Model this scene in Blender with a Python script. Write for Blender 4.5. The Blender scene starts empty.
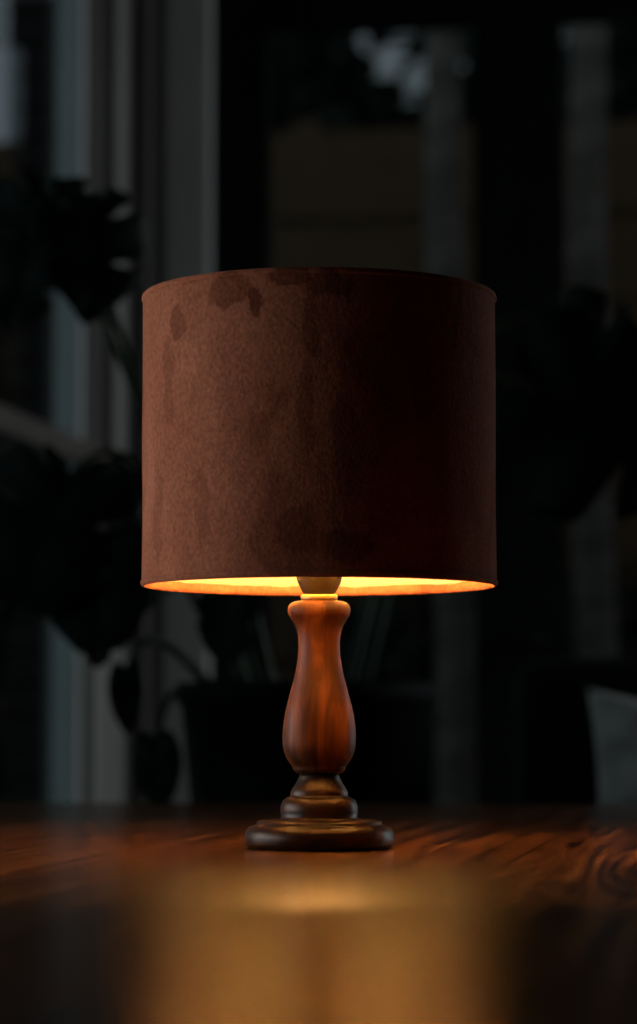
import bpy, bmesh, math, random
from mathutils import Vector, Matrix, noise
random.seed(7)
S = bpy.context.scene
COL = S.collection
PI = math.pi
PHI = math.radians(9.0)
CS, SN = math.cos(PHI), math.sin(PHI)
CAMY, CAMZ, F = -1.9, 0.833, 2690.0
HOR = 730.0
TOP = 0.75


def W(u, v, z=0.0):
    """room axes (u right, v deep) to world"""
    return Vector((u * CS + v * SN, -u * SN + v * CS, z))


def at(px, py, d):
    """photo direction to a world point at depth d from the camera"""
    return Vector(((px - 318.5) / F * d, CAMY + d, CAMZ + (HOR - py) / F * d))


def back_u(px, v):
    k = (px - 318.5) / F
    z = (v - CAMY * CS) / (k * SN + CS)
    return k * z * CS - (z + CAMY) * SN


# ------------------------------------------------------------ materials
def mat(name, col, rough=0.6, **kw):
    m = bpy.data.materials.new(name)
    m.use_nodes = True
    b = m.node_tree.nodes['Principled BSDF']
    b.inputs['Base Color'].default_value = (*col, 1)
    b.inputs['Roughness'].default_value = rough
    for k, v in kw.items():
        b.inputs[k].default_value = v
    return m


def N(m, t, **kw):
    n = m.node_tree.nodes.new(t)
    for k, v in kw.items():
        if k in n.inputs:
            n.inputs[k].default_value = v
        else:
            setattr(n, k, v)
    return n


def L(m, a, ao, b, bi):
    m.node_tree.links.new(a.outputs[ao], b.inputs[bi])


def ramp(m, stops):
    r = N(m, 'ShaderNodeValToRGB')
    el = r.color_ramp.elements
    while len(el) > 1:
        el.remove(el[-1])
    for i, (p, c) in enumerate(stops):
        e = el[0] if i == 0 else el.new(p)
        e.position = p
        e.color = (*c, 1)
    return r


def noisy(name, c0, c1, scale, rough=0.6, bump=0.0, stretch=(1, 1, 1), bscale=None, **kw):
    m = mat(name, c0, rough, **kw)
    b = m.node_tree.nodes['Principled BSDF']
    tc = N(m, 'ShaderNodeTexCoord')
    mp = N(m, 'ShaderNodeMapping')
    mp.inputs['Scale'].default_value = stretch
    L(m, tc, 'Object', mp, 'Vector')
    n = N(m, 'ShaderNodeTexNoise', Scale=scale, Detail=5.0)
    L(m, mp, 'Vector', n, 'Vector')
    r = ramp(m, [(0.35, c0), (0.65, c1)])
    L(m, n, 'Fac', r, 'Fac')
    L(m, r, 'Color', b, 'Base Color')
    if bump:
        n2 = N(m, 'ShaderNodeTexNoise', Scale=bscale or scale * 3, Detail=3.0)
        L(m, mp, 'Vector', n2, 'Vector')
        bp = N(m, 'ShaderNodeBump', Strength=bump, Distance=0.002)
        L(m, n2, 'Fac', bp, 'Height')
        L(m, bp, 'Normal', b, 'Normal')
    return m


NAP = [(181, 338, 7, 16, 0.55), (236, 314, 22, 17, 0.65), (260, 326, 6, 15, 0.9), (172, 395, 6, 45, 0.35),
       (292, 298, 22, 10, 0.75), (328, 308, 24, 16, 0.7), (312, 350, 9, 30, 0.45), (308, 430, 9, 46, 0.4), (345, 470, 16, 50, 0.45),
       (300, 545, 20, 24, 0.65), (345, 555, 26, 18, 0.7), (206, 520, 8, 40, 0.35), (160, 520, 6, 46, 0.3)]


def velvet_material():
    m = mat('velvet', (0.3, 0.1, 0.06), 0.9)
    b = m.node_tree.nodes['Principled BSDF']
    b.inputs['Specular IOR Level'].default_value = 0.1
    b.inputs['Sheen Weight'].default_value = 0.25
    b.inputs['Sheen Roughness'].default_value = 0.35
    b.inputs['Sheen Tint'].default_value = (0.9, 0.45, 0.35, 1)
    tc = N(m, 'ShaderNodeTexCoord')
    mp = N(m, 'ShaderNodeMapping')
    mp.inputs['Scale'].default_value = (1, 1, 0.55)
    L(m, tc, 'Object', mp, 'Vector')
    # patches where the nap has been brushed the other way
    n1 = N(m, 'ShaderNodeTexNoise', Scale=19.0, Detail=2.5, Roughness=0.5, Distortion=0.5)
    L(m, mp, 'Vector', n1, 'Vector')
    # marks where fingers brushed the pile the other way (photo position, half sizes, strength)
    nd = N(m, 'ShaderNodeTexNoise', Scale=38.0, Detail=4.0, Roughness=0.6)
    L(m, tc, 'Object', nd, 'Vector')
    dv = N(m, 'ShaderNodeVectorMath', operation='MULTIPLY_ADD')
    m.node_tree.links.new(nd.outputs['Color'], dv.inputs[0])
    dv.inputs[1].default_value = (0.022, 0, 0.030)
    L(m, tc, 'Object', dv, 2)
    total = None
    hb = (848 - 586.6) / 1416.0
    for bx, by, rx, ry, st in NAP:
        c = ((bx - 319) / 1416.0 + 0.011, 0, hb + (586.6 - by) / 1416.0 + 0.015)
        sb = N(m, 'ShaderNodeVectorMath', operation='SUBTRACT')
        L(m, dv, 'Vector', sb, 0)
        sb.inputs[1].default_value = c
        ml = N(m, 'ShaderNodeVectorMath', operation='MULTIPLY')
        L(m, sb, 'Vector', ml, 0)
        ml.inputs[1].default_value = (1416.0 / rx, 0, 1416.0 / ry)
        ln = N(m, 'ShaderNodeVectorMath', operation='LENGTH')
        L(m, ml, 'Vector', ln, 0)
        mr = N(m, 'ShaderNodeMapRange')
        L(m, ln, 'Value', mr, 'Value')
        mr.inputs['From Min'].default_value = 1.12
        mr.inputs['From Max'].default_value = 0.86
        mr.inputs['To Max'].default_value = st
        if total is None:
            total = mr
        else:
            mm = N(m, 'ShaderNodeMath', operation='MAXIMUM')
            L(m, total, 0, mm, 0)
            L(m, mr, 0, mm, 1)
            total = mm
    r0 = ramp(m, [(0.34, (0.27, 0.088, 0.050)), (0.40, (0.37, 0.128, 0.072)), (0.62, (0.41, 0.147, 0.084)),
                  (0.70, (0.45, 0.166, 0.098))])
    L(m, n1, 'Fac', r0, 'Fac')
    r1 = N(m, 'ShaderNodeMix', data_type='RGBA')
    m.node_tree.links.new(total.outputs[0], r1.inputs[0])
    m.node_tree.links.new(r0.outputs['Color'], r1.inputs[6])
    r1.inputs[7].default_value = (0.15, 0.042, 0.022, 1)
    # fine pile
    n2 = N(m, 'ShaderNodeTexNoise', Scale=330.0, Detail=4.0)
    L(m, tc, 'Object', n2, 'Vector')
    r2 = ramp(m, [(0.32, (0.76, 0.76, 0.76)), (0.68, (1.18, 1.18, 1.18))])
    L(m, n2, 'Fac', r2, 'Fac')
    mx = N(m, 'ShaderNodeMix', data_type='RGBA', blend_type='MULTIPLY')
    mx.inputs[0].default_value = 1.0
    m.node_tree.links.new(r1.outputs[2], mx.inputs[6])
    m.node_tree.links.new(r2.outputs['Color'], mx.inputs[7])
    m.node_tree.links.new(mx.outputs[2], b.inputs['Base Color'])
    n3 = N(m, 'ShaderNodeTexNoise', Scale=400.0, Detail=3.0)
    L(m, tc, 'Object', n3, 'Vector')
    bp = N(m, 'ShaderNodeBump', Strength=0.38, Distance=0.0012)
    L(m, n3, 'Fac', bp, 'Height')
    bp2 = N(m, 'ShaderNodeBump', Strength=0.5, Distance=0.004)
    L(m, n1, 'Fac', bp2, 'Height')
    L(m, bp, 'Normal', bp2, 'Normal')
    L(m, bp2, 'Normal', b, 'Normal')
    return m


def table_material():
    """boards running along local Y; boards of differing tone; fine pores"""
    m = mat('table_wood', (0.12, 0.045, 0.015), 0.4)
    nt = m.node_tree
    b = nt.nodes['Principled BSDF']
    tc = N(m, 'ShaderNodeTexCoord')
    sep = N(m, 'ShaderNodeSeparateXYZ')
    L(m, tc, 'Object', sep, 'Vector')

    def math_(op, a, bval=None):
        n = N(m, 'ShaderNodeMath', operation=op)
        nt.links.new(a, n.inputs[0])
        if bval is not None:
            if isinstance(bval, (int, float)):
                n.inputs[1].default_value = bval
            else:
                nt.links.new(bval, n.inputs[1])
        return n.outputs[0]
    x = sep.outputs['X']
    y = sep.outputs['Y']
    bw = 0.2
    sh = math_('ADD', x, BOARD_SHIFT)
    q = math_('DIVIDE', sh, bw)
    idx = math_('FLOOR', q)
    fr = math_('FRACT', q)
    wn = N(m, 'ShaderNodeTexWhiteNoise', noise_dimensions='1D')
    nt.links.new(idx, wn.inputs['W'])
    rnd = wn.outputs['Value']
    # grain coordinate: board-local x, stretched y, random offset
    cx = math_('MULTIPLY', fr, 1.0)
    cx = math_('SUBTRACT', cx, 0.5)
    off = math_('MULTIPLY', rnd, 37.0)
    cb = N(m, 'ShaderNodeCombineXYZ')
    xs = math_('MULTIPLY', x, 1.0)
    ys = math_('MULTIPLY', y, 0.022)
    nt.links.new(xs, cb.inputs['X'])
    nt.links.new(ys, cb.inputs['Y'])
    nt.links.new(off, cb.inputs['Z'])
    n1 = N(m, 'ShaderNodeTexNoise', Scale=75.0, Detail=6.0, Roughness=0.70, Distortion=0.25)
    L(m, cb, 'Vector', n1, 'Vector')
    cb3 = N(m, 'ShaderNodeCombineXYZ')
    nt.links.new(x, cb3.inputs['X'])
    nt.links.new(math_('MULTIPLY', y, 0.012), cb3.inputs['Y'])
    nt.links.new(off, cb3.inputs['Z'])
    n4 = N(m, 'ShaderNodeTexNoise', Scale=260.0, Detail=3.0, Roughness=0.6)
    L(m, cb3, 'Vector', n4, 'Vector')
    streak = math_('ADD', math_('MULTIPLY', n1.outputs['Fac'], 0.55), math_('MULTIPLY', n4.outputs['Fac'], 0.45))
    # cathedral figure on the boards: rings cut by a slowly varying height field
    cb2 = N(m, 'ShaderNodeCombineXYZ')
    nt.links.new(math_('MULTIPLY', x, 1.0), cb2.inputs['X'])
    nt.links.new(math_('MULTIPLY', y, 0.10), cb2.inputs['Y'])
    nt.links.new(off, cb2.inputs['Z'])
    n2 = N(m, 'ShaderNodeTexNoise', Scale=6.5, Detail=2.0, Roughness=0.4)
    L(m, cb2, 'Vector', n2, 'Vector')
    para = math_('MULTIPLY', math_('MULTIPLY', cx, cx), 2.2)
    field = math_('ADD', math_('MULTIPLY', n2.outputs['Fac'], 2.6), para)
    ringv = math_('SINE', math_('MULTIPLY', field, 110.0))
    ringv = math_('ADD', math_('MULTIPLY', ringv, 0.5), 0.5)
    fig = math_('COMPARE', idx, 10.0)
    fig.node.inputs[2].default_value = 0.5
    wr = math_('ADD', math_('MULTIPLY', fig, 0.09), 0.02)
    wn1 = math_('SUBTRACT', math_('MULTIPLY', wr, -1.0), -1.0)
    g = math_('ADD', math_('MULTIPLY', streak, wn1), math_('MULTIPLY', ringv, wr))
    r = ramp(m, [(0.40, (0.024, 0.009, 0.003)), (0.47, (0.115, 0.041, 0.012)), (0.54, (0.235, 0.088, 0.027)),
                 (0.61, (0.42, 0.165, 0.055))])
    nt.links.new(g, r.inputs['Fac'])
    # board tone
    tone = math_('ADD', math_('MULTIPLY', rnd, 0.45), 0.72)
    mx = N(m, 'ShaderNodeMix', data_type='RGBA', blend_type='MULTIPLY')
    mx.inputs[0].default_value = 1.0
    nt.links.new(r.outputs['Color'], mx.inputs[6])
    nt.links.new(tone, mx.inputs[7])
    # dark glue line
    e1 = math_('MINIMUM', fr, math_('SUBTRACT', math_('MULTIPLY', fr, -1.0), -1.0))
    line = math_('LESS_THAN', e1, 0.008)
    mx2 = N(m, 'ShaderNodeMix', data_type='RGBA')
    nt.links.new(line, mx2.inputs[0])
    nt.links.new(mx.outputs[2], mx2.inputs[6])
    mx2.inputs[7].default_value = (0.02, 0.007, 0.003, 1)
    nt.links.new(mx2.outputs[2], b.inputs['Base Color'])
    rr = N(m, 'ShaderNodeMapRange')
    nt.links.new(g, rr.inputs['Value'])
    rr.inputs['To Min'].default_value = 0.25
    rr.inputs['To Max'].default_value = 0.185
    nt.links.new(rr.outputs['Result'], b.inputs['Roughness'])
    bp = N(m, 'ShaderNodeBump', Strength=0.35, Distance=0.001)
    nt.links.new(g, bp.inputs['Height'])
    L(m, bp, 'Normal', b, 'Normal')
    b.inputs['Specular IOR Level'].default_value = 0.38
    return m


def turned_wood():
    m = mat('turned_wood', (0.2, 0.07, 0.02), 0.46)
    b = m.node_tree.nodes['Principled BSDF']
    tc = N(m, 'ShaderNodeTexCoord')
    mp = N(m, 'ShaderNodeMapping')
    mp.inputs['Scale'].default_value = (1, 0.6, 0.13)
    mp.inputs['Rotation'].default_value = (0.1, 0.06, 0)
    L(m, tc, 'Object', mp, 'Vector')
    n = N(m, 'ShaderNodeTexNoise', Scale=85.0, Detail=4.0, Distortion=0.9)
    L(m, mp, 'Vector', n, 'Vector')
    r = ramp(m, [(0.30, (0.024, 0.006, 0.0014)), (0.5, (0.068, 0.018, 0.0042)), (0.68, (0.15, 0.046, 0.011))])
    L(m, n, 'Fac', r, 'Fac')
    L(m, r, 'Color', b, 'Base Color')
    b.inputs['Coat Weight'].default_value = 0.0
    b.inputs['Specular IOR Level'].default_value = 0.2
    b.inputs['Coat Roughness'].default_value = 0.2
    bp = N(m, 'ShaderNodeBump', Strength=0.1, Distance=0.001)
    L(m, n, 'Fac', bp, 'Height')
    L(m, bp, 'Normal', b, 'Normal')
    return m


def brick_material():
    m = mat('brick', (0.1, 0.05, 0.04), 0.9)
    b = m.node_tree.nodes['Principled BSDF']
    tc = N(m, 'ShaderNodeTexCoord')
    mp = N(m, 'ShaderNodeMapping')
    mp.inputs['Rotation'].default_value = (PI / 2, 0, 0)
    L(m, tc, 'Object', mp, 'Vector')
    t = N(m, 'ShaderNodeTexBrick', Scale=1.0)
    t.inputs['Color1'].default_value = (0.028, 0.018, 0.016, 1)
    t.inputs['Color2'].default_value = (0.020, 0.015, 0.013, 1)
    t.inputs['Mortar'].default_value = (0.055, 0.052, 0.05, 1)
    t.inputs['Mortar Size'].default_value = 0.008
    t.inputs['Brick Width'].default_value = 0.21
    t.inputs['Row Height'].default_value = 0.075
    L(m, mp, 'Vector', t, 'Vector')
    L(m, t, 'Color', b, 'Base Color')
    return m


def glass_material(name, t, ior=1.45):
    m = bpy.data.materials.new(name)
    m.use_nodes = True
    nt = m.node_tree
    nt.nodes.remove(nt.nodes['Principled BSDF'])
    out = nt.nodes['Material Output']
    tr = N(m, 'ShaderNodeBsdfTransparent', Color=(t, min(1, t * 1.04), min(1, t * 1.04), 1))
    gl = N(m, 'ShaderNodeBsdfGlossy', Roughness=0.02)
    fr = N(m, 'ShaderNodeFresnel', IOR=1.45)
    ge = N(m, 'ShaderNodeNewGeometry')
    io = N(m, 'ShaderNodeMapRange')      # the pane's far face meets the ray from inside the glass
    L(m, ge, 'Backfacing', io, 'Value')
    io.inputs['To Min'].default_value = ior
    io.inputs['To Max'].default_value = 1 / ior
    L(m, io, 'Result', fr, 'IOR')
    mx = N(m, 'ShaderNodeMixShader')
    L(m, fr, 'Fac', mx, 'Fac')
    nt.links.new(tr.outputs[0], mx.inputs[1])
    nt.links.new(gl.outputs[0], mx.inputs[2])
    nt.links.new(mx.outputs[0], out.inputs['Surface'])
    return m


def emit_material(name, col, strength):
    m = mat(name, (0.9, 0.9, 0.9), 0.4)
    b = m.node_tree.nodes['Principled BSDF']
    b.inputs['Emission Color'].default_value = (*col, 1)
    b.inputs['Emission Strength'].default_value = strength
    return m


# board seam seen at the right of the lamp passes through this table-local x
BOARD_SHIFT = 0.0
seam = None
_p = ((479 - 318.5), (878 - HOR))
_d = (CAMZ - TOP) * F / _p[1]
_w = Vector((_p[0] / F * _d, CAMY + _d))
SEAM_U = _w.x * CS - _w.y * SN
BOARD_SHIFT = 10 * 0.2 - SEAM_U

M = {}
M['velvet'] = velvet_material()
M['velvet_edge'] = M['velvet'].copy()
_b = M['velvet_edge'].node_tree.nodes['Principled BSDF']      # thin rolled fabric lets some lamplight through
_b.inputs['Subsurface Weight'].default_value = 0.5
_b.inputs['Subsurface Radius'].default_value = (1.0, 0.45, 0.22)
_b.inputs['Subsurface Scale'].default_value = 0.004
M['lining'] = noisy('lining', (0.85, 0.81, 0.68), (0.89, 0.85, 0.72), 90, 0.8)
M['hem'] = noisy('hem', (0.14, 0.055, 0.02), (0.22, 0.085, 0.03), 140, 0.9, bump=0.4)
M['turned'] = turned_wood()
M['base'] = noisy('dark_turned', (0.018, 0.007, 0.0035), (0.042, 0.016, 0.006), 40, 0.36, stretch=(1, 1, 3), **{'Specular IOR Level': 0.26})
M['brass'] = mat('brass', (0.55, 0.36, 0.13), 0.35, Metallic=0.9)
M['socket'] = noisy('socket', (0.035, 0.022, 0.009), (0.05, 0.032, 0.013), 60, 0.5)
M['wire'] = mat('wire', (0.5, 0.5, 0.48), 0.35, Metallic=1.0)
M['bulb'] = emit_material('bulb_light', (1.0, 0.43, 0.105), 2300)
M['table'] = table_material()
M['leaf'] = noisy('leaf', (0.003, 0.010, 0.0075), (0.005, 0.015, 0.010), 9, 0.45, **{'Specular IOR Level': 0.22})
M['stem'] = noisy('stem', (0.03, 0.07, 0.03), (0.05, 0.09, 0.035), 20, 0.5)
M['pot'] = noisy('pot', (0.007, 0.0075, 0.008), (0.013, 0.0135, 0.014), 14, 0.75, **{'Specular IOR Level': 0.15})
M['soil'] = noisy('soil', (0.012, 0.008, 0.005), (0.03, 0.02, 0.012), 60, 0.95, bump=0.8)
M['white'] = noisy('white_paint', (0.62, 0.63, 0.62), (0.68, 0.69, 0.68), 4, 0.5)
M['plaster'] = noisy('plaster', (0.30, 0.29, 0.27), (0.34, 0.33, 0.31), 3, 0.85)
M['grey_wall'] = noisy('grey_wall', (0.085, 0.08, 0.075), (0.10, 0.096, 0.09), 3, 0.85)
M['dark_paint'] = noisy('dark_plaster', (0.04, 0.038, 0.035), (0.05, 0.047, 0.043), 3, 0.9)
M['black_frame'] = noisy('black_frame', (0.005, 0.005, 0.005), (0.008, 0.008, 0.008), 8, 0.75, **{'Specular IOR Level': 0.12})
M['rail'] = noisy('rail_wood', (0.10, 0.085, 0.075), (0.14, 0.118, 0.105), 12, 0.6, stretch=(8, 1, 8))
M['floor'] = noisy('floor_wood', (0.05, 0.03, 0.018), (0.09, 0.055, 0.032), 12, 0.5, stretch=(8, 1, 1))
M['glass'] = glass_material('glass', 0.86)
M['door_glass'] = glass_material('door_glass', 0.80, 1.14)
M['bulb_glass'] = glass_material('bulb_glass', 0.97)
M['brick'] = brick_material()
M['fence'] = noisy('fence_wood', (0.085, 0.044, 0.020), (0.15, 0.08, 0.038), 10, 0.85, stretch=(1, 1, 9))
M['ground'] = noisy('garden_ground', (0.02, 0.03, 0.012), (0.04, 0.045, 0.02), 5, 0.95)
M['evergreen'] = noisy('evergreen', (0.008, 0.016, 0.010), (0.016, 0.026, 0.014), 5, 0.8)
M['birch'] = noisy('birch', (0.30, 0.25, 0.215), (0.15, 0.125, 0.105), 6, 0.8, stretch=(1, 1, 3))
M['chair'] = noisy('chair_cloth', (0.010, 0.010, 0.011), (0.016, 0.016, 0.017), 60, 0.9, bump=0.4)
M['cushion'] = noisy('cushion_linen', (0.74, 0.715, 0.695), (0.84, 0.815, 0.79), 8, 0.9, bump=0.5, bscale=160)
M['legwood'] = noisy('leg_wood', (0.04, 0.02, 0.01), (0.07, 0.035, 0.016), 20, 0.5, stretch=(1, 1, 0.2))


# ------------------------------------------------------------ mesh helpers
def obj(name, bm, m, parent=None, smooth=True, mods=()):
    me = bpy.data.meshes.new(name)
    bmesh.ops.recalc_face_normals(bm, faces=bm.faces[:])
    bm.to_mesh(me)
    bm.free()
    o = bpy.data.objects.new(name, me)
    COL.objects.link(o)
    me.materials.append(m)
    if smooth:
        for p in me.polygons:
            p.use_smooth = True
    if parent:
        o.parent = parent
    return o


def thing(name, label, cat, loc=(0, 0, 0), rz=0.0, group=None):
    o = bpy.data.objects.new(name, None)
    COL.objects.link(o)
    o.location = loc
    o.rotation_euler = (0, 0, rz)
    o['label'] = label
    o['category'] = cat
    if group:
        o['group'] = group
    return o


def struct(o):
    o['kind'] = 'structure'
    return o


def lathe(bm, prof, n=64, cap=True):
    rings = []
    for r, z in prof:
        if r < 1e-6:
            rings.append([bm.verts.new((0, 0, z))])
        else:
            rings.append([bm.verts.new((r * math.cos(2 * PI * i / n), r * math.sin(2 * PI * i / n), z)) for i in range(n)])
    for a, b in zip(rings, rings[1:]):
        for i in range(n):
            j = (i + 1) % n
            if len(a) == 1 and len(b) == 1:
                continue
            if len(a) == 1:
                bm.faces.new((a[0], b[j], b[i]))
            elif len(b) == 1:
                bm.faces.new((a[i], a[j], b[0]))
            else:
                bm.faces.new((a[i], a[j], b[j], b[i]))
    if cap:
        for k in (0, -1):
            if len(rings[k]) > 1:
                bm.faces.new(rings[k])


def smooth_prof(pts, sub=5):
    out = []
    P = [pts[0]] + list(pts) + [pts[-1]]
    for i in range(1, len(P) - 2):
        p0, p1, p2, p3 = P[i - 1], P[i], P[i + 1], P[i + 2]
        for k in range(sub):
            t = k / sub
            q = []
            for c in (0, 1):
                q.append(0.5 * ((2 * p1[c]) + (-p0[c] + p2[c]) * t + (2 * p0[c] - 5 * p1[c] + 4 * p2[c] - p3[c]) * t * t
                                + (-p0[c] + 3 * p1[c] - 3 * p2[c] + p3[c]) * t ** 3))
            out.append(tuple(q))
    out.append(tuple(pts[-1]))
    return out


def box(bm, lo, hi, bevel=0.0):
    r = bmesh.ops.create_cube(bm, size=1.0)
    vs = r['verts']
    for v in vs:
        v.co = Vector([lo[k] + (v.co[k] + 0.5) * (hi[k] - lo[k]) for k in range(3)])
    if bevel:
        es = list({e for v in vs for e in v.link_edges})
        bmesh.ops.bevel(bm, geom=es, offset=bevel, segments=3, affect='EDGES', profile=0.7)


def tube(bm, pts, radii, n=10):
    pts = [Vector(p) for p in pts]
    rings = []
    side = Vector((1, 0, 0))
    for i, p in enumerate(pts):
        d = (pts[min(i + 1, len(pts) - 1)] - pts[max(i - 1, 0)]).normalized()
        s = side - d * side.dot(d)
        if s.length < 1e-3:
            s = Vector((0, 1, 0)) - d * d.y
        s.normalize()
        side = s
        t = d.cross(s)
        r = radii[i] if isinstance(radii, (list, tuple)) else radii
        rings.append([bm.verts.new(p + (s * math.cos(2 * PI * k / n) + t * math.sin(2 * PI * k / n)) * r) for k in range(n)])
    for a, b in zip(rings, rings[1:]):
        for k in range(n):
            bm.faces.new((a[k], a[(k + 1) % n], b[(k + 1) % n], b[k]))
    bm.faces.new(rings[0])
    bm.faces.new(rings[-1])


def bez(p0, p1, p2, p3, n=18):
    out = []
    for i in range(n + 1):
        t = i / n
        out.append(p0 * (1 - t) ** 3 + p1 * 3 * t * (1 - t) ** 2 + p2 * 3 * t * t * (1 - t) + p3 * t ** 3)
    return out


def wall(bm, axis, a0, a1, z0, z1, t0, t1, holes):
    """slab along axis ('u' or 'v') with rectangular holes (a0, a1, z0, z1); thickness from t0 to t1"""
    As = sorted({a0, a1, *[h[0] for h in holes], *[h[1] for h in holes]})
    Zs = sorted({z0, z1, *[h[2] for h in holes], *[h[3] for h in holes]})
    vs = {}
    def V(a, z, t):
        key = (round(a, 5), round(z, 5), round(t, 5))
        if key not in vs:
            vs[key] = bm.verts.new(W(a, t, z) if axis == 'u' else W(t, a, z))
        return vs[key]
    def solid(i, j):
        if i < 0 or j < 0 or i >= len(As) - 1 or j >= len(Zs) - 1:
            return False
        ca, cz = (As[i] + As[i + 1]) / 2, (Zs[j] + Zs[j + 1]) / 2
        return not any(h[0] < ca < h[1] and h[2] < cz < h[3] for h in holes)
    for i in range(len(As) - 1):
        for j in range(len(Zs) - 1):
            if not solid(i, j):
                continue
            A0, A1, Z0, Z1 = As[i], As[i + 1], Zs[j], Zs[j + 1]
            for t in (t0, t1):
                bm.faces.new((V(A0, Z0, t), V(A1, Z0, t), V(A1, Z1, t), V(A0, Z1, t)))
            if not solid(i - 1, j):
                bm.faces.new((V(A0, Z0, t0), V(A0, Z1, t0), V(A0, Z1, t1), V(A0, Z0, t1)))
            if not solid(i + 1, j):
                bm.faces.new((V(A1, Z0, t0), V(A1, Z1, t0), V(A1, Z1, t1), V(A1, Z0, t1)))
            if not solid(i, j - 1):
                bm.faces.new((V(A0, Z0, t0), V(A1, Z0, t0), V(A1, Z0, t1), V(A0, Z0, t1)))
            if not solid(i, j + 1):
                bm.faces.new((V(A0, Z1, t0), V(A1, Z1, t0), V(A1, Z1, t1), V(A0, Z1, t1)))


def rbox(bm, u0, u1, v0, v1, z0, z1):
    """box in room axes"""
    r = bmesh.ops.create_cube(bm, size=1.0)
    for v in r['verts']:
        v.co = W(u0 + (v.co.x + 0.5) * (u1 - u0), v0 + (v.co.y + 0.5) * (v1 - v0), z0 + (v.co.z + 0.5) * (z1 - z0))


# ------------------------------------------------------------ lamp
PX = 1 / 1416.0
lamp = thing('table_lamp', 'lit turned-wood table lamp with a rust velvet drum shade on the wooden table', 'lamp', (0.0005, 0, TOP))


def P(r, y):
    return (r * PX, (848 - y) * PX)


bm = bmesh.new()
prof = [(0, 0.0006)] + [P(*q) for q in [(66, 847.6), (71, 846.5), (74, 842), (74.6, 837), (73.6, 831), (70, 826.5), (65, 824.6), (62.6, 824)]]
prof += [P(*q) for q in [(62.4, 822.2), (61, 820.6), (57, 819.8), (40, 818.8)]]
prof += [P(*q) for q in [(37.5, 817), (38.6, 812), (38.3, 806), (36, 800), (32, 797.2), (29, 796.4)]]
prof += [P(*q) for q in [(28.6, 794.5), (28.4, 792), (26.6, 788.5), (23.6, 784), (21.2, 779.5), (20, 776.5), (19.4, 774.5)]] + [(0, P(0, 774.5)[1])]
lathe(bm, prof, 96, cap=False)
obj('base', bm, M['base'], lamp)['label'] = 'dark stained stepped round wooden foot'

bm = bmesh.new()
body = [(19, 774.4), (21.5, 773.4), (24.5, 771.6), (26.2, 769), (26.8, 766.6), (29.2, 763.5), (32.6, 758), (35, 752), (36.3, 746), (36.6, 737), (35.8, 725), (33.6, 711), (30, 697),
        (26.5, 684), (23.2, 670), (21.2, 656), (20.8, 645), (21.6, 635), (24, 627), (27.4, 621), (30.4, 616), (31.4, 611.5),
        (30.6, 607), (27.5, 603.6), (22, 602), (17, 601.6)]
prof = [(0, P(0, 774.4)[1])] + smooth_prof([P(*q) for q in body], 3) + [(0, P(0, 601.6)[1])]
lathe(bm, prof, 96, cap=False)
obj('stem', bm, M['turned'], lamp)

bm = bmesh.new()
prof = [(0, P(0, 601.7)[1])] + [P(*q) for q in [(17.6, 601.6), (18.2, 600.6), (18.2, 596.4), (17.4, 595.4)]] + [(0, P(0, 595.4)[1])]
lathe(bm, prof, 64, cap=False)
obj('collar', bm, M['brass'], lamp)

bm = bmesh.new()
prof = [(0, P(0, 595.3)[1])] + [P(*q) for q in [(14.5, 595.2), (16.5, 593.6), (19, 589.5), (21.4, 584), (22.8, 579.5), (23, 576), (23, 572), (22, 571), (18, 570.4)]] + [(0, P(0, 570.4)[1])]
lathe(bm, prof, 64, cap=False)
obj('socket', bm, M['socket'], lamp)

ZB = P(0, 570.4)[1]
bm = bmesh.new()
BR, BC = 0.021, ZB + 0.030
prof = [(0.0128, ZB + 0.012)]
a0 = math.asin(0.0130 / BR)
for k in range(15):
    a = a0 + (PI - a0) * k / 14
    prof.append((max(0.0, BR * math.sin(a)) if k < 14 else 0.0, BC - BR * math.cos(a)))
lathe(bm, prof, 48, cap=False)
bulb = obj('bulb', bm, M['bulb_glass'], lamp)
bulb['label'] = 'small clear bulb with a glowing warm core'
bm = bmesh.new()
lathe(bm, [(0, ZB + 0.0002), (0.0128, ZB + 0.0002), (0.0132, ZB + 0.003), (0.0124, ZB + 0.005), (0.0132, ZB + 0.008), (0.0128, ZB + 0.0125), (0.006, ZB + 0.0135), (0, ZB + 0.0135)], 40, cap=False)
obj('bulb_cap', bm, M['brass'], bulb)
bm = bmesh.new()
FC, FR = ZB + 0.0265, 0.0150
lathe(bm, [(FR * math.sin(1.45 * k / 8), FC + 0.5 * FR * math.cos(1.45 * k / 8)) for k in range(8, 0, -1)] + [(0.0, FC + 0.5 * FR)], 32)
obj('glowing_core', bm, M['bulb'], bulb)
bm = bmesh.new()
lathe(bm, [(0, ZB + 0.0137), (0.0060, ZB + 0.0137), (0.0065, FC - 0.007), (0.0130, FC - 0.0010), (0.0148, FC - 0.0001), (0, FC - 0.0001)], 32, cap=False)
obj('core_holder', bm, M['socket'], bulb)

RS = 0.1252
HB, HT = P(0, 587.8)[1], P(0, 294.0)[1]
TK = 0.0022
bm = bmesh.new()
prof = []
nz = 60
for k in range(nz + 1):
    prof.append((RS, HB + 0.003 + (HT - HB - 0.006) * k / nz))
prof += [(RS - TK, HT - 0.003)]
prof += [(RS - TK, HB + 0.003), (RS, HB + 0.003)]
n = 160
lathe(bm, prof, n, cap=False)
bmesh.ops.remove_doubles(bm, verts=bm.verts[:], dist=1e-5)
for v in bm.verts:      # slight unevenness of the stretched velvet
    r = math.hypot(v.co.x, v.co.y)
    if r > RS - 1e-4:
        d = 0.0006 * noise.noise(Vector((v.co.x * 22, v.co.y * 22, v.co.z * 14)))
        v.co.x *= (r + d) / r
        v.co.y *= (r + d) / r
shade = obj('lamp_shade', bm, M['velvet'], lamp)
shade['label'] = 'rust brown velvet drum shade'

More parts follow.
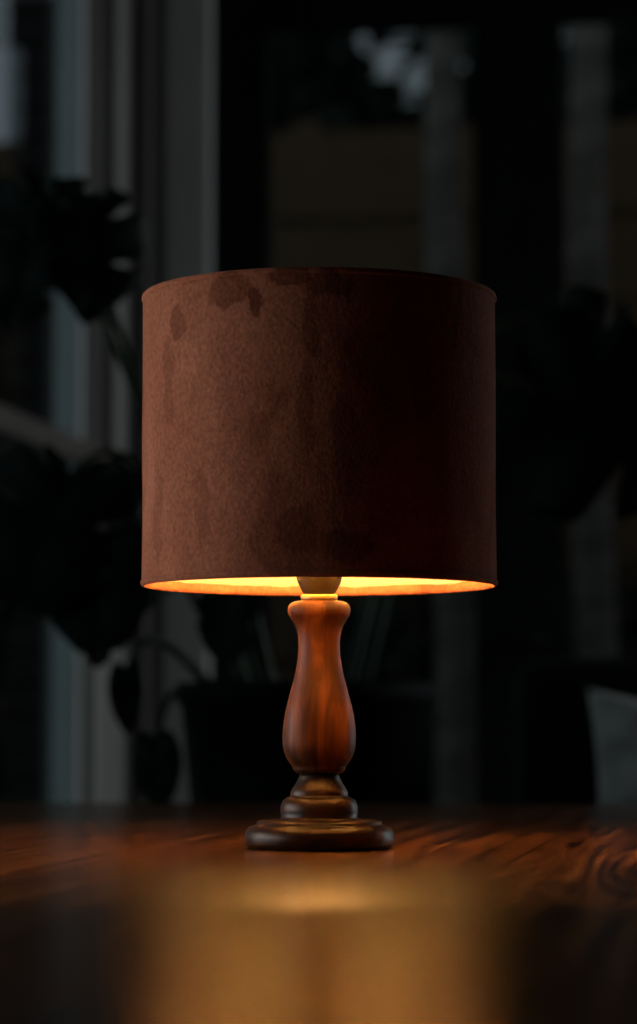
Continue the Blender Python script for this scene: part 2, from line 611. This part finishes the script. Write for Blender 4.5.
bm = bmesh.new()
RI = RS - TK - 0.0004
lathe(bm, [(RI, HB + 0.006), (RI, HT - 0.004), (RI - 0.0006, HT - 0.004), (RI - 0.0006, HB + 0.006), (RI, HB + 0.006)], n, cap=False)
bmesh.ops.remove_doubles(bm, verts=bm.verts[:], dist=1e-5)
obj('lining', bm, M['lining'], shade)['label'] = 'pale lining glowing in the lamplight'


def hem(z, sgn, inner):
    """rolled edge at the rim of the shade with the fabric folded to the inside"""
    bm = bmesh.new()
    prof = []
    for k in range(9):
        a = PI * k / 8
        prof.append((RS - TK / 2 + (TK / 2 + 0.0011) * math.cos(a), z + sgn * (0.003 - 0.003 * math.sin(a))))
    prof.append((RS - TK - 0.0011, z + sgn * inner))
    prof.append((RS - TK - 0.0009, z + sgn * (inner + 0.0004)))
    prof.append((RS - TK - 0.0003, z + sgn * inner))
    prof.append((RS + 0.0004, z + sgn * 0.0042))
    prof.append((RS + 0.0011, z + sgn * 0.0036))
    prof.append(prof[0])
    lathe(bm, prof, n, cap=False)
    bmesh.ops.remove_doubles(bm, verts=bm.verts[:], dist=1e-5)
    for v in bm.verts:   # frayed, uneven fold on the inside
        r = math.hypot(v.co.x, v.co.y)
        if r < RS - TK and abs(v.co.z - z) > inner * 0.8:
            v.co.z += sgn * 0.0012 * noise.noise(Vector((v.co.x * 60, v.co.y * 60, 1.3)))
    return obj('hem', bm, M['velvet_edge'] if sgn < 0 else M['velvet'], shade)


hem(HB, 1, 0.0068)
hem(HT, -1, 0.0068)

# spider fitter near the socket carrying the shade
bm = bmesh.new()
ZF = HT - 0.030
tube(bm, [Vector((0.020 * math.cos(2 * PI * k / 24), 0.020 * math.sin(2 * PI * k / 24), ZF)) for k in range(24)] + [Vector((0.020, 0, ZF)), ], 0.0014, 8)
for k in range(3):
    a = 2 * PI * k / 3 + 0.4
    e = Vector((math.cos(a), math.sin(a), 0))
    tube(bm, [e * 0.020 + Vector((0, 0, ZF)), e * (RI - 0.012) + Vector((0, 0, ZF)), e * (RI - 0.002) + Vector((0, 0, HT - 0.006))], 0.0013, 8)
obj('spider_ring', bm, M['wire'], shade)
bm = bmesh.new()      # harp: wire rising from socket to the spider ring, either side of the bulb
for s in (-1, 1):
    q = bez(Vector((s * 0.0150, 0, ZB - 0.004)), Vector((s * 0.060, 0, ZB + 0.02)), Vector((s * 0.060, 0, ZF - 0.04)), Vector((s * 0.019, 0, ZF)))
    tube(bm, q, 0.0012, 8)
obj('harp', bm, M['wire'], lamp)

# ------------------------------------------------------------ table
U0, U1, V0, V1 = -0.66, 0.56, -1.46, 1.15
table = thing('dining_table', 'large brown wooden table top of long boards under the lit lamp', 'table', (0, 0, 0), -PHI)
bm = bmesh.new()
box(bm, (U0, V0, TOP - 0.035), (U1, V1, TOP), 0.004)
obj('tabletop', bm, M['table'], table, smooth=False)
bm = bmesh.new()
box(bm, (U0 + 0.10, V0 + 0.10, TOP - 0.13), (U1 - 0.10, V0 + 0.125, TOP - 0.0352))
box(bm, (U0 + 0.10, V1 - 0.125, TOP - 0.13), (U1 - 0.10, V1 - 0.10, TOP - 0.0352))
box(bm, (U0 + 0.10, V0 + 0.125, TOP - 0.13), (U0 + 0.125, V1 - 0.125, TOP - 0.0352))
box(bm, (U1 - 0.125, V0 + 0.125, TOP - 0.13), (U1 - 0.10, V1 - 0.125, TOP - 0.0352))
obj('apron', bm, M['legwood'], table, smooth=False)
for su, uu in ((0, U0 + 0.125), (1, U1 - 0.195)):
    for vv in (V0 + 0.125, V1 - 0.195):
        bm = bmesh.new()
        box(bm, (uu, vv, 0.0), (uu + 0.07, vv + 0.07, TOP - 0.0352), 0.004)
        obj('leg', bm, M['legwood'], table, smooth=False)


# ------------------------------------------------------------ monstera
HEART = [(0.012, 0.0), (0.07, -0.09), (0.17, -0.165), (0.31, -0.13), (0.42, 0.02), (0.47, 0.22), (0.45, 0.43), (0.36, 0.64),
         (0.22, 0.82), (0.09, 0.95), (0.0, 1.0)]


def heart(u):
    f = u * (len(HEART) - 1)
    i = min(int(f), len(HEART) - 2)
    t = f - i
    P_ = [HEART[max(i - 1, 0)], HEART[i], HEART[i + 1], HEART[min(i + 2, len(HEART) - 1)]]
    q = []
    for c in (0, 1):
        p0, p1, p2, p3 = (p[c] for p in P_)
        q.append(0.5 * (2 * p1 + (-p0 + p2) * t + (2 * p0 - 5 * p1 + 4 * p2 - p3) * t * t + (-p0 + 3 * p1 - 3 * p2 + p3) * t ** 3))
    return q


def leaf_mesh(length, wide, slits, depth, rng, cuts=None):
    """one heart shaped leaf with deep slits, attached at the origin, tip at +Y, upper face +Z"""
    bm = bmesh.new()
    NU, NS = 132, 9
    grids = []
    for side in (-1, 1):
        us = [0.26 + 0.62 * (k + rng.uniform(-0.12, 0.12)) / max(1, slits - 1) for k in range(slits)]
        if cuts:
            us = list(cuts)
        ds = [depth * rng.uniform(0.8, 1.08) for _ in us]
        rows = []
        for i in range(NU + 1):
            u = i / NU
            ox, oy = heart(u)
            my = 0.02 + 0.95 * max(0.0, (u - 0.12) / 0.88) ** 1.15
            if u < 0.12:
                my = 0.02
            smax = 1.0
            for uk, dk in zip(us, ds):
                a = abs(u - uk) / 0.024
                smax = min(smax, 1 - dk * math.exp(-a ** 2.6))
            row = []
            for j in range(NS + 1):
                s = smax * j / NS
                x = ox * s * wide
                y = my + (oy - my) * s + 0.03 * s * (1 - s)
                zz = 0.16 * x - 0.55 * x * x - 0.16 * max(0, y) ** 2 - 0.25 * min(0, y) ** 2
                zz += 0.022 * s * math.sin(u * 23 + side)
                row.append(bm.verts.new((side * x * length, y * length, zz * length)))
            rows.append(row)
        for i in range(NU):
            for j in range(NS):
                f = (rows[i][j], rows[i + 1][j], rows[i + 1][j + 1], rows[i][j + 1])
                bm.faces.new(f if side > 0 else f[::-1])
        grids.append(rows)
    bmesh.ops.remove_doubles(bm, verts=bm.verts[:], dist=length * 0.0006)
    return bm


pot_d = 3.56
pot_c = at(307, 700, pot_d)
STAND_H = 0.50
POT_H = 0.395
plant = thing('potted_monstera', 'dark green split-leaf monstera in a black pot behind the lamp', 'plant', (pot_c.x, pot_c.y, STAND_H))
org = Vector((pot_c.x, pot_c.y, STAND_H))
bm = bmesh.new()
prof = [(0, 0), (0.115, 0), (0.122, 0.006), (0.150, 0.2), (0.166, POT_H - 0.03), (0.172, POT_H - 0.028), (0.172, POT_H), (0.158, POT_H), (0.152, POT_H - 0.04), (0, POT_H - 0.04)]
lathe(bm, prof, 64, cap=False)
obj('pot', bm, M['pot'], plant)['label'] = 'matt black tapered plant pot'
bm = bmesh.new()
prof = [(0, POT_H - 0.022), (0.06, POT_H - 0.023), (0.12, POT_H - 0.028), (0.1525, POT_H - 0.034), (0.1515, POT_H - 0.0399), (0, POT_H - 0.0399)]
lathe(bm, prof, 48, cap=False)
obj('soil', bm, M['soil'], plant)


def put_leaf(att, tip, da, dt, wide=1.0, roll=0.0, slits=6, depth=0.62, root=(0, 0), bulge=0.25, seed=1, via=None, cuts=None):
    rng = random.Random(seed)
    A, T = at(*att, da), at(*tip, dt)
    e = (T - A)
    ln = e.length
    e.normalize()
    nrm = Vector((0, CAMY, CAMZ)) - (A + T) / 2
    nrm = (nrm - e * nrm.dot(e)).normalized()
    nrm = Matrix.Rotation(math.radians(roll), 3, e) @ nrm
    lat = e.cross(nrm)
    mtx = Matrix((lat, e, nrm)).transposed().to_4x4()
    bm = leaf_mesh(ln, wide, slits, depth, rng, cuts)
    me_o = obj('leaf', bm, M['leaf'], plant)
    mtx.translation = A - org
    me_o.matrix_local = mtx
    so = me_o.modifiers.new('thickness', 'SOLIDIFY')
    so.thickness = 0.0012
    # leaf stalk from the soil to the leaf
    p0 = Vector((root[0], root[1], POT_H - 0.032))
    p3 = A - org - nrm * 0.002
    p1 = p0 + Vector((root[0] * 0.6 + (p3.x - p0.x) * 0.12, root[1] * 0.5, (p3.z - p0.z) * 0.55 + 0.05))
    p2 = p3 + Vector((-(p3.x - p0.x) * bulge, 0.02, 0.06)) - e * ln * 0.30
    if via:
        p1, p2 = at(*via[0]) - org, at(*via[1]) - org
    bm = bmesh.new()
    q = bez(p0, p1, p2, p3, 22)
    tube(bm, q, [0.0075 - 0.0035 * k / 22 for k in range(23)], 8)
    obj('stalk', bm, M['stem'], plant)
    return me_o


put_leaf((46, 188), (2, 318), 3.50, 3.42, 0.92, 20, 3, 0.66, (-0.05, 0.02), seed=3, via=((190, 540, 3.62), (112, 330, 3.58)), cuts=(0.30, 0.52, 0.74))
put_leaf((88, 196), (92, 312), 3.46, 3.40, 1.02, -20, 3, 0.66, (-0.03, -0.04), seed=5, via=((200, 520, 3.5), (104, 350, 3.52)), cuts=(0.36, 0.62))
put_leaf((70, 474), (10, 612), 3.42, 3.30, 1.05, 15, 4, 0.55, (-0.07, -0.02), seed=8)
put_leaf((98, 545), (96, 660), 3.38, 3.32, 1.0, 10, 2, 0.25, (-0.08, -0.05), seed=9)
put_leaf((150, 470), (150, 596), 3.52, 3.44, 0.95, 12, 3, 0.5, (-0.05, 0.05), seed=11)
put_leaf((126, 672), (127, 732), 3.44, 3.42, 0.62, 0, 0, 0.0, (-0.10, 0.0), seed=12)
put_leaf((156, 742), (160, 812), 3.44, 3.42, 0.75, 10, 0, 0.0, (-0.11, 0.03), seed=13)
put_leaf((530, 388), (715, 468), 3.50, 3.42, 1.15, -12, 4, 0.62, (0.07, 0.0), seed=14)
put_leaf((560, 326), (655, 392), 3.66, 3.60, 1.0, 20, 3, 0.5, (0.05, 0.05), seed=15)
put_leaf((300, 360), (330, 500), 3.62, 3.55, 1.0, 10, 5, 0.6, (0.0, 0.05), seed=16)
put_leaf((228, 592), (222, 668), 3.42, 3.40, 0.9, 20, 3, 0.4, (-0.04, -0.08), seed=17)

stand = thing('plant_stand', 'low wooden plant stand under the black monstera pot', 'stand', (pot_c.x, pot_c.y, 0))
bm = bmesh.new()
lathe(bm, [(0, STAND_H - 0.026), (0.150, STAND_H - 0.026), (0.155, STAND_H - 0.022), (0.155, STAND_H - 0.004), (0.151, STAND_H), (0, STAND_H)], 64, cap=False)
obj('top', bm, M['legwood'], stand)
for k in range(3):
    a = 2 * PI * k / 3 + PI / 6
    bm = bmesh.new()
    e = Vector((math.cos(a), math.sin(a), 0))
    tube(bm, [e * 0.15, e * 0.11 + Vector((0, 0, STAND_H - 0.0262))], [0.010, 0.016], 16)
    obj('leg', bm, M['legwood'], stand)

# ------------------------------------------------------------ armchair and cushion
ch = at(640, 700, 3.58)
chair = thing('armchair', 'dark upholstered armchair beyond the table with a pale cushion on it', 'armchair', (ch.x + 0.19, ch.y, 0), -PHI)


def soft(lo, hi, bev, name):
    bm = bmesh.new()
    box(bm, lo, hi, bev)
    bmesh.ops.subdivide_edges(bm, edges=bm.edges[:], cuts=1, use_grid_fill=True)
    return obj(name, bm, M['chair'], chair)


soft((-0.38, -0.36, 0.16), (0.38, 0.36, 0.28), 0.02, 'seat_frame')
soft((-0.285, -0.37, 0.2805), (0.285, 0.18, 0.44), 0.045, 'seat_cushion')
soft((-0.38, 0.185, 0.2805), (0.38, 0.36, 0.936), 0.06, 'backrest')
for s in (-1, 1):
    a, b = sorted((s * 0.29, s * 0.38))
    soft((a, -0.36, 0.2805), (b, 0.18, 0.62), 0.045, 'armrest')
    for yv in (-0.30, 0.30):
        bm = bmesh.new()
        tube(bm, [(s * 0.33, yv, 0), (s * 0.32, yv, 0.1598)], [0.014, 0.022], 16)
        obj('leg', bm, M['legwood'], chair)

bm = bmesh.new()
n_ = 40
CW = 0.212
g = {}
for side in (1, -1):
    for i in range(n_ + 1):
        for j in range(n_ + 1):
            a, b_ = -1 + 2 * i / n_, -1 + 2 * j / n_
            edge = i in (0, n_) or j in (0, n_)
            if side < 0 and edge:
                g[(side, i, j)] = g[(1, i, j)]
                continue
            k = (1 - a ** 4) * (1 - b_ ** 4)
            th = 0.075 * max(0, k) ** 0.5
            x = CW * a * (1 - 0.13 * (1 - b_ * b_))
            z = CW * b_ * (1 - 0.13 * (1 - a * a))
            wv = Vector((x * 9, z * 15 + x * 4, side * 3))
            y = -side * th + 0.042 * (noise.noise(wv) + 0.5 * noise.noise(wv * 2.3)) * min(1, k * 2)
            g[(side, i, j)] = bm.verts.new((x, y, z))
for side in (1, -1):
    for i in range(n_):
        for j in range(n_):
            q = (g[(side, i, j)], g[(side, i + 1, j)], g[(side, i + 1, j + 1)], g[(side, i, j + 1)])
            bm.faces.new(q if side > 0 else q[::-1])
cush = obj('cushion', bm, M['cushion'])
CUSH_D = 3.53
cp = at(577, 694, CUSH_D)
cush.location = (cp.x + CW * 0.955 + 0.002, cp.y, cp.z - CW + 0.006)
cush.rotation_euler = (math.radians(-9), math.radians(2), -PHI - math.radians(10))
cush['label'] = 'pale crumpled square cushion leaning in the dark armchair'
cush['category'] = 'cushion'

# ------------------------------------------------------------ room
UL, VB = -0.957, 3.75
UR, VF = 2.6, -3.2
CEIL = 2.75
bm = bmesh.new()
rbox(bm, UL - 0.12, UR + 0.12, VF - 0.12, VB + 0.12, -0.06, 0.0)
struct(obj('floor', bm, M['floor'], smooth=False))
bm = bmesh.new()
rbox(bm, UL - 0.12, UR + 0.12, VF - 0.12, VB + 0.12, CEIL, CEIL + 0.06)
struct(obj('ceiling', bm, M['dark_paint'], smooth=False))

W1 = (1.7, 3.145, 0.38, 2.38)       # visible window on the left wall
W2 = (-0.84, 0.40, 0.76, 1.30)       # window beside the table, left of the photograph's frame
W4 = (2.70, 3.55, 0.38, 2.38)     # unseen window added on the right wall to light the far corner
W3 = (0.62, 1.48, 0.38, 2.38)  # unseen opening added to let light onto the plant, cushion and corner
bm = bmesh.new()
wall(bm, 'v', VF - 0.12, VB + 0.12, 0, CEIL, UL, UL - 0.08, [W1, W2, W3])
struct(obj('wall_left', bm, M['grey_wall'], smooth=False))

DU0 = back_u(209, VB)
G0, G1 = back_u(265, VB), back_u(475, VB)
H0, H1 = back_u(565, VB), back_u(790, VB)
DM = (G1 + H0) / 2
DU1 = H1 + (G0 - DU0)
DTOP = 2.44
bm = bmesh.new()
wall(bm, 'u', UL + 0.0005, UR + 0.12, 0, CEIL, VB, VB + 0.12, [(DU0, DU1, -0.001, DTOP)])
struct(obj('wall_back', bm, M['white'], smooth=False))
bm = bmesh.new()
wall(bm, 'v', VF - 0.12, VB - 0.0005, 0, CEIL, UR, UR + 0.10, [W4])
struct(obj('wall_right', bm, M['dark_paint'], smooth=False))
bm = bmesh.new()
wall(bm, 'u', UL + 0.0005, UR - 0.0005, 0, CEIL, VF, VF - 0.12, [])
struct(obj('wall_front', bm, M['dark_paint'], smooth=False))


def window(name, w, fw, frame_mat, x0, x1):
    bm = bmesh.new()
    a0, a1, z0, z1 = w
    e = 0.0006
    a0, a1, z0, z1 = a0 + e, a1 - e, z0 + e, z1 - e
    rbox(bm, x0, x1, a0, a0 + fw, z0, z1)
    rbox(bm, x0, x1, a1 - fw * 0.6, a1, z0, z1)
    rbox(bm, x0, x1, a0 + fw, a1 - fw * 0.6, z0, z0 + fw)
    rbox(bm, x0, x1, a0 + fw, a1 - fw * 0.6, z1 - fw, z1)
    o = struct(obj(name, bm, frame_mat, smooth=False))
    bm = bmesh.new()
    rbox(bm, x0 + 0.02, x0 + 0.026, a0 + fw - 0.004, a1 - fw * 0.6 + 0.004, z0 + fw - 0.004, z1 - fw + 0.004)
    obj('pane', bm, M['glass'], o, smooth=False)
    return o


window('window_1', W1, 0.05, M['white'], UL - 0.05, UL - 0.0005)
window('window_2', W2, 0.05, M['white'], UL - 0.05, UL - 0.0005)
window('added_window_3', W3, 0.05, M['white'], UL - 0.05, UL - 0.0005)

window('added_window_4', W4, 0.05, M['white'], UR + 0.0005, UR + 0.05)

# white mouldings between the window and the corner
tn = 0


def trim(u0, u1, v0, v1, z0, z1, m='white'):
    global tn
    tn += 1
    bm = bmesh.new()
    rbox(bm, u0, u1, v0, v1, z0, z1)
    return struct(obj('trim_%d' % tn, bm, M[m], smooth=False))


trim(UL + 0.0005, UL + 0.022, 3.31, 3.40, 0, CEIL - 0.001, 'plaster')      # casing beside the window
trim(UL + 0.0005, UL + 0.030, 3.55, 3.62, 0, CEIL - 0.001, 'grey_wall')
trim(DU0 - 0.092, DU0 - 0.001, VB - 0.022, VB - 0.0005, 0, CEIL - 0.001)   # flat casing beside the dark doors
trim(UL + 0.0225, UL + 0.062, 1.2, 3.45, 1.322, 1.362, 'rail')          # rail across the window
trim(UL + 0.0005, UL + 0.020, 3.15, 3.305, 0, 1.05, 'plaster')


def door(name, u0, u1, g0, g1, handle_u):
    bm = bmesh.new()
    e = 0.0008
    v0, v1 = VB + 0.02, VB + 0.075
    z0, z1, gb, gt = 0.004, DTOP - e, 0.42, 2.345
    rbox(bm, u0 + e, g0, v0, v1, z0, z1)
    rbox(bm, g1, u1 - e, v0, v1, z0, z1)
    rbox(bm, g0, g1, v0, v1, z0, gb)
    rbox(bm, g0, g1, v0, v1, gt, z1)
    o = struct(obj(name, bm, M['black_frame'], smooth=False))
    bm = bmesh.new()
    rbox(bm, g0 - 0.004, g1 + 0.004, v0 + 0.024, v0 + 0.030, gb - 0.004, gt + 0.004)
    obj('pane', bm, M['door_glass'], o, smooth=False)
    bm = bmesh.new()
    tube(bm, [W(handle_u, v0 - 0.001, 1.02), W(handle_u, v0 - 0.05, 1.02)], 0.009, 12)
    tube(bm, [W(handle_u, v0 - 0.045, 1.02), W(handle_u + (0.10 if handle_u < DM else -0.10), v0 - 0.05, 1.02)], 0.008, 12)
    obj('door_handle', bm, M['black_frame'], o)
    return o


door('door_1', DU0, DM, G0, G1, DM - 0.04)
door('door_2', DM, DU1, H0, H1, DM + 0.04)

# ------------------------------------------------------------ outside
bm = bmesh.new()
rbox(bm, -9, 9, VB + 0.16, 16, -0.25, -0.15)
rbox(bm, -9, UL - 0.16, -8, VB + 0.16, -0.25, -0.15)
struct(obj('ground_outside', bm, M['ground'], smooth=False))

# brick wall of the house seen through the left window
bw = at(4, 400, 6.2)
bm = bmesh.new()
box(bm, (0, 0, 0), (0.44, 0.22, 3.35))
o = struct(obj('wall_outside', bm, M['brick'], smooth=False))
o.location = (bw.x, bw.y, -0.15)


def foliage(rng, n, rx, ry, rz, size, cz, gap=-0.22):
    bm = bmesh.new()
    for _ in range(n):
        while True:
            p = Vector((rng.uniform(-1, 1), rng.uniform(-1, 1), rng.uniform(-1, 1)))
            if p.length < 1:
                break
        p = Vector((p.x * rx, p.y * ry, p.z * rz + cz))
        if noise.noise(p * 1.9) < gap:
            continue
        d = Vector((rng.uniform(-1, 1), rng.uniform(-1, 1), rng.uniform(-1, 0.3))).normalized()
        s = d.cross(Vector((rng.uniform(-1, 1), rng.uniform(-1, 1), rng.uniform(-1, 1)))).normalized()
        l_ = size * rng.uniform(0.6, 1.3)
        w_ = l_ * 0.33
        vs = [bm.verts.new(q) for q in (p, p + d * l_ * 0.5 + s * w_, p + d * l_, p + d * l_ * 0.5 - s * w_)]
        bm.faces.new(vs)
    return bm


def tree(label, px, dep, rx, ry, rz, cz, n, size, seed, tr=0.09, group='dark leafy trees in the garden', name='evergreen_tree'):
    p = at(px, 700, dep)
    t = thing(name, label, 'tree', (p.x, p.y, -0.15), 0, group)
    rng = random.Random(seed)
    obj('crown', foliage(rng, n, rx, ry, rz, size, cz), M['evergreen'], t, smooth=False)
    bm = bmesh.new()
    tube(bm, [(0, 0, 0), (0.03, 0, cz * 0.5), (0, 0.02, cz + rz * 0.5)], [tr, tr * 0.8, tr * 0.3], 10)
    obj('trunk', bm, M['legwood'], t)
    return t


tree('dark leafy tree outside the left glass door, crown above the fence', 340, 11.0, 1.0, 0.8, 0.9, 3.45, 3600, 0.15, 21)
tree('dark leafy tree outside the right glass door, crown above the fence', 690, 13.6, 1.2, 0.8, 1.0, 3.9, 3600, 0.16, 22)
tree('dark shrubby tree outside the left window, beside the brick wall', -42, 7.6, 0.30, 0.4, 1.25, 1.45, 3600, 0.10, 23, 0.05)
for k, (px, dep, lab) in enumerate(((450, 7.4, 'pale slim trunk standing outside the left glass door'),
                                    (596, 7.2, 'pale slim trunk standing outside the right glass door'))):
    p = at(px, 700, dep)
    t = thing('birch_tree', lab, 'tree', (p.x, p.y, -0.15), 0, 'pale slim trees outside the glass doors')
    bm = bmesh.new()
    zz = [0, 0.6, 1.2, 1.8, 2.4, 3.2, 4.2]
    tube(bm, [(0.02 * math.sin(z * 1.7 + k), 0.02 * math.cos(z * 1.3), z) for z in zz], [0.062, 0.058, 0.056, 0.054, 0.052, 0.045, 0.03], 14)
    obj('trunk', bm, M['birch'], t)

# hedge
hp = W(-0.95, 6.1, -0.15)
rng = random.Random(77)
bm = bmesh.new()
for _ in range(9000):
    p = Vector((rng.uniform(0, 3.4), rng.uniform(-0.22, 0.22), rng.uniform(0, 1.0) ** 0.8 * (1.30 + 0.10 * math.sin(rng.random() * 6))))
    d = Vector((rng.uniform(-1, 1), rng.uniform(-1, 1), rng.uniform(-0.4, 1))).normalized()
    q = d.cross(Vector((rng.uniform(-1, 1), rng.uniform(-1, 1), rng.uniform(-1, 1)))).normalized() * 0.035
    bm.faces.new([bm.verts.new(c) for c in (p, p + d * 0.05 + q, p + d * 0.11, p + d * 0.05 - q)])
hd = obj('hedge', bm, M['evergreen'], smooth=False)
hd.location = hp
hd.rotation_euler = (0, 0, -PHI)
hd['label'] = 'low dark clipped hedge in front of the garden fence'
hd['category'] = 'hedge'
# fence
fp = W(-2.6, 6.75, -0.15)
fence = thing('garden_fence', 'brown horizontal board fence across the dark garden outside the glass doors', 'fence', fp, -PHI)
bm = bmesh.new()
for k in range(20):
    z = 0.05 + k * 0.145
    box(bm, (0, 0.0205 * (k % 2), z), (5.0, 0.02 + 0.0205 * (k % 2), z + 0.15))
obj('board_panel', bm, M['fence'], fence, smooth=False)
for k in range(4):
    bm = bmesh.new()
    box(bm, (k * 1.44, 0.0415, 0), (k * 1.44 + 0.08, 0.12, 3.0))
    obj('post', bm, M['fence'], fence, smooth=False)

# ------------------------------------------------------------ light
w = bpy.data.worlds.new('dusk')
S.world = w
w.use_nodes = True
bg = w.node_tree.nodes['Background']
bg.inputs['Color'].default_value = (0.76, 0.90, 1.0, 1)
bg.inputs['Strength'].default_value = 0.14



def area_light(win, energy, col, side=-1, spread=180):
    ld = bpy.data.lights.new('window_area_light', 'AREA')
    ld.shape = 'RECTANGLE'
    ld.size = win[1] - win[0] - 0.1
    ld.size_y = win[3] - win[2] - 0.1
    ld.energy = energy
    ld.color = col
    ld.spread = math.radians(spread)
    lo = bpy.data.objects.new('window_area_light', ld)
    COL.objects.link(lo)
    lo.location = W(UL - 0.11 if side < 0 else UR + 0.11, (win[0] + win[1]) / 2, (win[2] + win[3]) / 2)
    lo.rotation_euler = (PI / 2, 0, side * PI / 2 - PHI)


area_light(W2, 3.5, (1.0, 0.92, 0.88), -1, 105)
area_light(W4, 25.0, (0.96, 0.98, 1.0), 1)  # added light behind the added right window, brightens the casing by the doors
sd = bpy.data.lights.new('dusk_glow', 'SUN')      # broad low glow of the evening sky on the window side
sd.energy = 0.20
sd.angle = math.radians(60)
sd.color = (0.62, 0.90, 1.0)
so = bpy.data.objects.new('dusk_glow', sd)
COL.objects.link(so)
al, el = math.radians(52), math.radians(12)
dirv = W(math.cos(al), math.sin(al)) * math.cos(el) - Vector((0, 0, math.sin(el)))
so.rotation_euler = dirv.to_track_quat('-Z', 'Y').to_euler()
so.location = W(-3, -3, 3)

# ------------------------------------------------------------ camera
cd = bpy.data.cameras.new('camera')
cam = bpy.data.objects.new('camera', cd)
COL.objects.link(cam)
cd.sensor_fit = 'VERTICAL'
cd.sensor_height = 36.0
cd.sensor_width = 36.0
cd.lens = F / 1024 * 36
cam.location = (0, CAMY, CAMZ)
cam.rotation_euler = (PI / 2 + math.atan((HOR - 512) / F), 0, 0)
cd.dof.use_dof = True
cd.dof.focus_distance = 1.84
cd.dof.aperture_fstop = 5.0
cd.clip_start = 0.02
S.camera = cam

S.view_settings.view_transform = 'Standard'
S.view_settings.look = 'None'
S.view_settings.exposure = 0
S.view_settings.gamma = 1
S.view_settings.use_curve_mapping = False
S.cycles.use_denoising = True
S.cycles.sample_clamp_indirect = 40.0
S.cycles.max_bounces = 10
S.cycles.caustics_reflective = False
S.cycles.caustics_refractive = False
